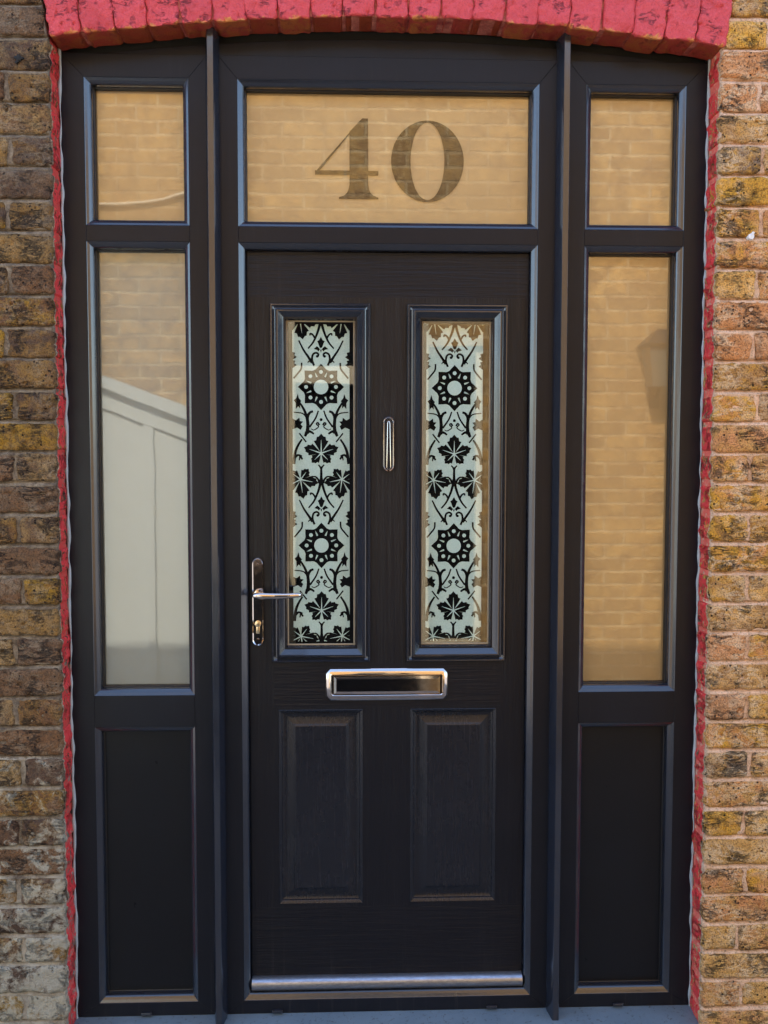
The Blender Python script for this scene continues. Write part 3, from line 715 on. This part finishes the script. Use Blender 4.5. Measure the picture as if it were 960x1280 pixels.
# ------------------------------------------------------------------ the door
door = thing('front_door', 'black wood grain front door with two etched glass panels and chrome fittings', 'door', (.1165, .05, .07))
YL = .030; lx0, lx1, lz0, lz1 = -.2660, .4985, .0785, 2.1325
CAS = [(-.2055, .0665), (.1675, .4425)]; CZ = (1.0125, 1.9950)
PAN = [(-.1885, .0460), (.1795, .4205)]; PZ = (.3240, .8775)
CI = .046
holes = [(a + CI - .006, b_ - CI + .006, CZ[0] + CI - .006, CZ[1] - CI + .006) for a, b_ in CAS]
fholes = holes + [(a, b_, *PZ) for a, b_ in PAN]
def sheet(mb, y, hs):
    xs = sorted({lx0, lx1} | {h[0] for h in hs} | {h[1] for h in hs}); zs = sorted({lz0, lz1} | {h[2] for h in hs} | {h[3] for h in hs})
    idx = {}
    def v(x, z):
        if (x, z) not in idx: idx[(x, z)] = len(mb.v); mb.v.append((x, y, z))
        return idx[(x, z)]
    for i in range(len(xs) - 1):
        for j in range(len(zs) - 1):
            cx_, cz_ = (xs[i] + xs[i + 1]) / 2, (zs[j] + zs[j + 1]) / 2
            if any(h[0] < cx_ < h[1] and h[2] < cz_ < h[3] for h in hs): continue
            mb.f.append((v(xs[i], zs[j]), v(xs[i + 1], zs[j]), v(xs[i + 1], zs[j + 1]), v(xs[i], zs[j + 1])))
lf = MB(); sheet(lf, YL, fholes); sheet(lf, YL + .044, holes)
lf.sweep(rect(lx0, lx1, lz0, lz1), [(0, YL), (0, YL + .044)])
for h in holes: lf.sweep(rect(*h), [(0, YL), (0, YL + .044)])
lf.build('door_leaf', MT['leaf'], door)
# draught seal round the leaf
b = MB(); b.sweep(rect(xi0 + .017, xi1 - .017, ZP0 + .016, ZG1 - .017), [(0, .036), (.006, .038), (.006, .060)]); b.build('draught_seal', MT['gasket'], df)
for a, b_ in PAN:
    p = MB(); y = YL
    p.sweep(rect(a, b_, *PZ), [(0, y), (.0010, y - .0008), (.0028, y + .0002), (.0085, y + .0042), (.0100, y + .0085), (.013, y + .0105), (.021, y + .0110), (.024, y + .0105), (.0400, y + .0045), (.0412, y + .0038), (.0452, y + .0012), (.047, y + .0006)], cap=True)
    p.build('raised_panel', MT['panelskin'], door, smooth=35)

# pattern of the etched panes, drawn in millimetres-like units round the rosette, mirrored left and right
def ribbon(pts, w0, w1=None, n=4):
    w1 = w0 if w1 is None else w1; w0 *= 1.38; w1 *= 1.38
    P_ = [Vector((p[0], p[1])) for p in pts]
    if len(P_) > 2:        # Catmull-Rom
        Q = [P_[0] * 2 - P_[1]] + P_ + [P_[-1] * 2 - P_[-2]]; o = []
        for i in range(1, len(Q) - 2):
            for k in range(n):
                t = k / n; a, b_, c, d = Q[i - 1], Q[i], Q[i + 1], Q[i + 2]
                o.append(.5 * ((2 * b_) + (c - a) * t + (2 * a - 5 * b_ + 4 * c - d) * t * t + (3 * b_ - a - 3 * c + d) * t ** 3))
        o.append(P_[-1]); P_ = o
    quads = []; Lf = []; Rt = []
    for i, p in enumerate(P_):
        t = (P_[min(i + 1, len(P_) - 1)] - P_[max(i - 1, 0)]).normalized(); nn = Vector((-t.y, t.x)); ww = (w0 + (w1 - w0) * i / (len(P_) - 1)) / 2
        Lf.append(p + nn * ww); Rt.append(p - nn * ww)
    for i in range(len(P_) - 1): quads.append([Lf[i], Lf[i + 1], Rt[i + 1], Rt[i]])
    return quads
def disc(cx_, cy_, r_, n=18): return [[Vector((cx_ + r_ * math.cos(2 * math.pi * k / n), cy_ + r_ * math.sin(2 * math.pi * k / n))) for k in range(n)]]
def rotp(poly_, ang, cx_=0, cy_=0):
    c, s = math.cos(ang), math.sin(ang); return [Vector((cx_ + p[0] * c - p[1] * s, cy_ + p[0] * s + p[1] * c)) for p in poly_]
def leaf(cx_, cy_, sc=1., tilt=0., flip=1):
    """maple-like leaf: five toothed lobes, each split by an etched vein (returned second)"""
    dark, vein = [], []
    lobes = [(-90, 24.5, 9.2), (-161, 23, 7.8), (-19, 23, 7.8), (135, 17, 6.6), (45, 17, 6.6)]
    for ang, L, W_ in lobes:
        a = R(ang) + tilt
        half = [(1.0, .8), (L * .45, W_ * .75), (L * .62, W_ * 1.0), (L * .66, W_ * .68), (L * .84, W_ * .60), (L * .85, W_ * .35), (L, 0)]
        up_ = [(x * sc, y * sc) for x, y in half]; dn = [(x * sc, -y * sc) for x, y in half]
        cen = (.5 * sc, 0)
        for hlf in (up_, dn):
            for k in range(len(hlf) - 1):
                tri = rotp([cen if k else (0, 0), hlf[k], hlf[k + 1], (hlf[k + 1][0], 0)] if False else [hlf[k], hlf[k + 1], (hlf[k + 1][0], 0), (hlf[k][0], 0)], a, cx_, cy_)
                dark.append(tri)
        vein.append(rotp([(0, .9 * sc), (L * .68 * sc, .15), (L * .68 * sc, -.15), (0, -.9 * sc)], a, cx_, cy_))
    vein.append(rotp([(0, .8 * sc), (14 * sc, .3), (14 * sc, -.3), (0, -.8 * sc)], R(90) + tilt, cx_, cy_))
    return dark, vein
def motif():
    dk, lt = [], []
    # rosette
    for k in range(8):
        a = R(45 * k - 90)
        half = [(8.5, 4.8), (13, 4.2), (16, 5.8), (20.4, 9.0), (21.8, 6.4), (24.4, 4.2), (28.8, 0)]
        for s in (1, -1):
            for i in range(len(half) - 1):
                dk.append(rotp([half[i] if s > 0 else (half[i][0], -half[i][1]), half[i + 1] if s > 0 else (half[i + 1][0], -half[i + 1][1]), (half[i + 1][0], 0), (half[i][0], 0)], a))
        lt += [rotp([(p.x, p.y) for p in disc(18.6, 0, 2.4)[0]], a)]
    dk += disc(0, 0, 13.2, 32); lt += disc(0, 0, 9.1, 32)
    # centre leaf and the two side ones
    for (cx_, cy_, sc, ti) in ((0, 82.5, 1., 0.), (25.9, 115.5, 1., R(180 + 8)), (-25.9, 115.5, 1., R(180 - 8))):
        d, v = leaf(cx_, cy_, sc, ti); dk += d; lt += v
    # stem below the leaf
    dk += ribbon([(0, 99), (0, 108), (0, 117)], 1.8, 2.6)
    dk += disc(0, 108, 1.6)
    M_ = []
    M_ += ribbon([(0, 103), (-1.5, 99.5), (-3.6, 97)], 1.6, 1.2)
    M_ += ribbon([(0, 114), (-1.5, 122), (-4.5, 132), (-9.5, 143), (-16, 151)], 2.8, 1.3)
    M_ += ribbon([(-2, 120), (-4.5, 114.5), (-8, 111.8), (-12.5, 112.5)], 2.2, 1.0)
    M_ += ribbon([(-7.5, 138), (-10, 134), (-13.2, 132.5), (-13.6, 135)], 1.8, 1.2)
    # small upright leaf
    M_ += [[Vector(p) for p in ((0, 136.5), (-2.2, 140.5), (-4.6, 142), (-3.2, 145), (-1.6, 149.5), (0, 150.5))]]
    M_ += [[Vector(p) for p in ((0, 153), (-3, 149.6), (-5, 148), (-9, 151.5), (-5, 152.6), (-3, 154.5), (-1.2, 152), (0, 156))]]
    # long arc and scroll under it
    M_ += ribbon([(-27.5, 141), (-22, 152), (-16, 161), (-11, 168.5)], 1.2, 2.6)
    M_ += ribbon([(-8.6, 172), (-11, 165), (-10, 158.5), (-6.2, 156.2), (-3.2, 158), (-3.8, 161)], 1.9, 1.7)
    M_ += disc(-4.6, 160.6, 1.7)
    M_ += ribbon([(-11, 168), (-14.5, 166.5), (-16.5, 168.5)], 1.6, .8)
    # outer short arc
    M_ += ribbon([(-24, 168.5), (-24.6, 176), (-29, 182), (-34, 188)], 1.5, 1.5)
    for cy_ in (160, 170): M_ += [[Vector((-36, cy_ - 5)), Vector((-36, cy_ + 6)), Vector((-33.4, cy_ + 4)), Vector((-30, cy_ + 1.5)), Vector((-33, cy_ - .6)), Vector((-32, cy_ - 3.8))]]
    # sprays below the rosette
    M_ += ribbon([(-3.4, 29.5), (-7, 39), (-14.5, 50)], 1.3, 1.7)
    M_ += ribbon([(-17.5, 58), (-16.5, 48), (-17, 38), (-14, 32), (-10, 30.2)], 3.4, 2.0)
    M_ += ribbon([(-17.2, 40), (-20, 31), (-24, 23.5), (-28.5, 17)], 2.6, 1.6)
    M_ += ribbon([(-17.5, 39), (-23, 33), (-34, 31.4)], 1.4, .9)
    M_ += [[Vector(p) for p in ((-29, 8.5), (-27.6, 14), (-24.5, 17.5), (-26.5, 20), (-26, 27), (-28.6, 24), (-31.5, 27.5), (-31.6, 20), (-34, 16.5), (-30.8, 14))]]
    M_ += [[Vector(p) for p in ((-36, 39), (-31.5, 41.5), (-27, 38), (-26.5, 42.5), (-22.5, 43), (-25.5, 46.5), (-23, 49), (-25.5, 53.5), (-30, 50.5), (-36, 53))]]
    M_ += ribbon([(-18.5, 57), (-14, 55.4), (-9, 58.4)], 3.0, 1.6); M_ += ribbon([(-17.8, 56), (-20.2, 61.5)], 3.4, 2.2)
    M_ += disc(0, 40.6, 1.9)
    M_ += ribbon([(-2.2, 47.5), (-4, 44.4), (-6, 46), (-3.2, 49.5), (-9, 53.5), (-12.5, 52)], 1.6, .7)
    # strokes above the centre leaf
    M_ += ribbon([(-27.3, 57.5), (-18.7, 68.5)], 1.3, 1.3)
    M_ += ribbon([(-24, 65), (-29, 73), (-32.5, 82), (-34.5, 96)], 1.6, 3.0)
    M_ += ribbon([(-33, 88), (-29, 84.8), (-24, 86.2)], 2.4, 1.4); M_ += ribbon([(-27, 85), (-23.4, 90.2)], 2.2, 1.6); M_ += ribbon([(-26.5, 86), (-27.5, 91.5)], 1.5, 1.)
    for q_ in M_: dk.append(q_); dk.append([Vector((-p[0], p[1])) for p in q_])
    return dk, lt
DK, LT = motif()
def add_motif(mb, polys, cx_, czs, y, scx, scz, box_):
    bm = bmesh.new()
    for cz_ in czs:
        for k, pl in enumerate(polys):
            vs_ = [bm.verts.new((cx_ + p[0] * scx, y - (k % 9) * 1e-5, cz_ - p[1] * scz)) for p in pl]
            try: bm.faces.new(vs_)
            except ValueError: pass
    for co, no in (((box_[0], 0, 0), (-1, 0, 0)), ((box_[1], 0, 0), (1, 0, 0)), ((0, 0, box_[2]), (0, 0, -1)), ((0, 0, box_[3]), (0, 0, 1))):
        bmesh.ops.bisect_plane(bm, geom=bm.verts[:] + bm.edges[:] + bm.faces[:], plane_co=co, plane_no=no, clear_outer=True)
    bm.verts.index_update(); mb.add([v.co[:] for v in bm.verts], [[v.index for v in f_.verts] for f_ in bm.faces]); bm.free()

for n_c, (a, b_) in enumerate(CAS):
    c = MB(); y = YL
    c.sweep(rect(a, b_, *CZ), [(0, y + .001), (0, y - .007), (.002, y - .0095), (.0055, y - .0095), (.008, y - .006), (.0115, y - .0045), (.0145, y - .006), (.016, y - .0125), (.0185, y - .0150), (.022, y - .0150),
                              (.0245, y - .0125), (.034, y - .001), (.0375, y + .001), (.0395, y + .004), (.0425, y + .016), (.0430, y + .024)])
    cas = c.build('glazing_moulding', MT['mould'], door, smooth=32)
    g0, g1, h0, h1 = a + .0425, b_ - .0425, CZ[0] + .0425, CZ[1] - .0425
    s_ = MB(); s_.sweep(rect(g0, g1, h0, h1), [(0, y + .024), (.0030, y + .0235), (.0035, y + .028)]); s_.build('glazing_seal', MT['bead'], cas)
    YG = y + .0265; i = .003
    p = MB(); p.add([(g0 + i, YG, h0 + i), (g1 - i, YG, h0 + i), (g1 - i, YG, h1 - i), (g0 + i, YG, h1 - i)], [(0, 1, 2, 3)])
    p.build('glass_pane', MT['glass'], cas, fix=False)
    cx_ = (g0 + g1) / 2 + (.001 if n_c == 0 else -.004); hw = .0785
    e = MB(); e.box(cx_ - hw, cx_ + hw, YG + .0045, YG + .006, h0 + .009, h1 - .009)
    bk = MB(); bk.box(g0, g1, YG + .008, YG + .010, h0, h1); bk.build('rear_pane', MT['clear'], cas)
    ptn = MB(); cz1 = 1.6 - (682.5 - 562) / 452.5; per = 198.5 / 452.5
    k_ = 1 / 452.5
    box_ = (g0 + .004, g1 - .004, h0 + .005, h1 - .005)
    dd = -.002 if n_c else 0
    add_motif(ptn, DK, cx_, (cz1 + dd, cz1 + dd + per, cz1 + dd + 2 * per, cz1 + dd - per), YG + .0040, k_, k_, box_)
    add_motif(e, LT, cx_, (cz1 + dd, cz1 + dd + per, cz1 + dd + 2 * per, cz1 + dd - per), YG + .0032, k_, k_, (max(box_[0], cx_ - hw), min(box_[1], cx_ + hw), box_[2] + .003, box_[3] - .003))
    e.build('etched_pane', MT['etch'], cas, fix=False)
    ptn.build('etched_pattern', MT['clear'], cas, fix=False)

# weather bar
b = MB(); zc, ry, rz = .0975, .026, .0200
pr = [(YL - .0005, zc + rz)] + [(YL - .001 - ry * math.sin(t), zc + rz * math.cos(t)) for t in np.linspace(.15, math.pi - .35, 12)] + [(YL - .0005, zc - rz + .002)]
n_ = len(pr); x0, x1 = lx0 + .0008, lx1 - .0012
b.add([(x0, y, z) for y, z in pr] + [(x1, y, z) for y, z in pr], [(i, i + 1, n_ + i + 1, n_ + i) for i in range(n_ - 1)] + [tuple(range(n_)), tuple(reversed(range(n_, 2 * n_))), (0, n_, 2 * n_ - 1, n_ - 1)])
b.build('weather_bar', MT['bar'], door, smooth=40)

# letter plate
lx, lX, lz, lZ = -.0570, .2835, .9035, .9935; ch = .013
octo = [(lx + ch, lz), (lX - ch, lz), (lX, lz + ch), (lX, lZ - ch), (lX - ch, lZ), (lx + ch, lZ), (lx, lZ - ch), (lx, lz + ch)]
b = MB(); b.sweep(octo, [(0, YL), (0, YL - .004), (.002, YL - .0065), (.009, YL - .0105), (.0135, YL - .0125), (.016, YL - .0125), (.018, YL - .0105), (.0185, YL - .005)])
lp = b.build('letter_plate', MT['chrome'], door, smooth=28)
b = MB(); b.sweep(rect(-.0365, .2630, .9215, .9755), [(0, YL - .0045), (.0, YL - .0085), (.003, YL - .0125), (.0085, YL - .0140), (.010, YL - .0140)], cap=True)
b.build('flap', MT['chrome'], lp, smooth=25)

# door pull / knocker
b = MB(); st = stadium(.0995, .1340, 1.539, 1.692)
b.sweep(st, [(0, YL), (0, YL - .005), (.0008, YL - .0085), (.0022, YL - .0105), (.0036, YL - .0090), (.0042, YL - .0045), (.0050, YL - .004)], cap=True)
kn = b.build('door_knocker', MT['chrome'], door, smooth=14)
b = MB(); kc = .1168
b.sweep([(kc - .0062, 1.551), (kc - .0030, 1.546), (kc + .0030, 1.546), (kc + .0062, 1.551), (kc + .0040, 1.672), (kc + .0022, 1.678), (kc - .0022, 1.678), (kc - .0040, 1.672)],
        [(0, YL - .004), (0, YL - .0110), (.0004, YL - .0125), (.0014, YL - .0132)], cap=True)
b.build('striker', MT['chrome'], kn, smooth=14)

# handle
b = MB(); st = stadium(-.2595, -.2255, 1.0590, 1.3055)
b.sweep(st, [(0, YL), (0, YL - .006), (.0008, YL - .0090), (.0024, YL - .0110), (.0040, YL - .0095), (.0050, YL - .0085)], cap=True)
hd = b.build('door_handle', MT['chrome'], door, smooth=40)
b = MB(); hx, hz = -.2425, 1.2045
b.tube([(hx, YL - .004, hz), (hx, YL - .018, hz), (hx, YL - .0185, hz)], [.0105, .0100, .0075], 20)
b.tube([(hx, YL - .016, hz), (hx, YL - .040, hz)], [.0075, .0075], 16)
b.tube([(hx - .010, YL - .047, hz), (hx - .006, YL - .0485, hz), (hx + .01, YL - .049, hz), (hx + .04, YL - .050, hz - .0004), (hx + .08, YL - .050, hz - .0002), (hx + .112, YL - .047, hz + .0012), (hx + .122, YL - .040, hz + .0018), (hx + .124, YL - .037, hz + .0018)],
       [.0035, .0078, .0095, .0090, .0078, .0066, .0052, .002], 16, (.85, 1))
b.build('lever', MT['chrome'], hd, smooth=50)
b = MB(); cxl = -.2425
b.tube([(cxl, YL - .008, 1.1215), (cxl, YL - .0135, 1.1215), (cxl, YL - .0142, 1.1215)], [.0086, .0086, .0070], 20)
b.box(cxl - .0050, cxl + .0050, YL - .0135, YL - .008, 1.0945, 1.121, .0022)
lk = b.build('lock_cylinder', MT['lock'], hd, smooth=40)
b = MB(); b.box(cxl - .0032, cxl + .0032, YL - .0146, YL - .0141, 1.1205, 1.1222); b.build('keyhole', MT['dark'], hd)
for z in (1.285, 1.078):
    b = MB(); b.tube([(cxl, YL - .008, z), (cxl, YL - .0100, z)], [.0035, .0028], 12); b.build('screw', MT['chrome'], hd, smooth=40)
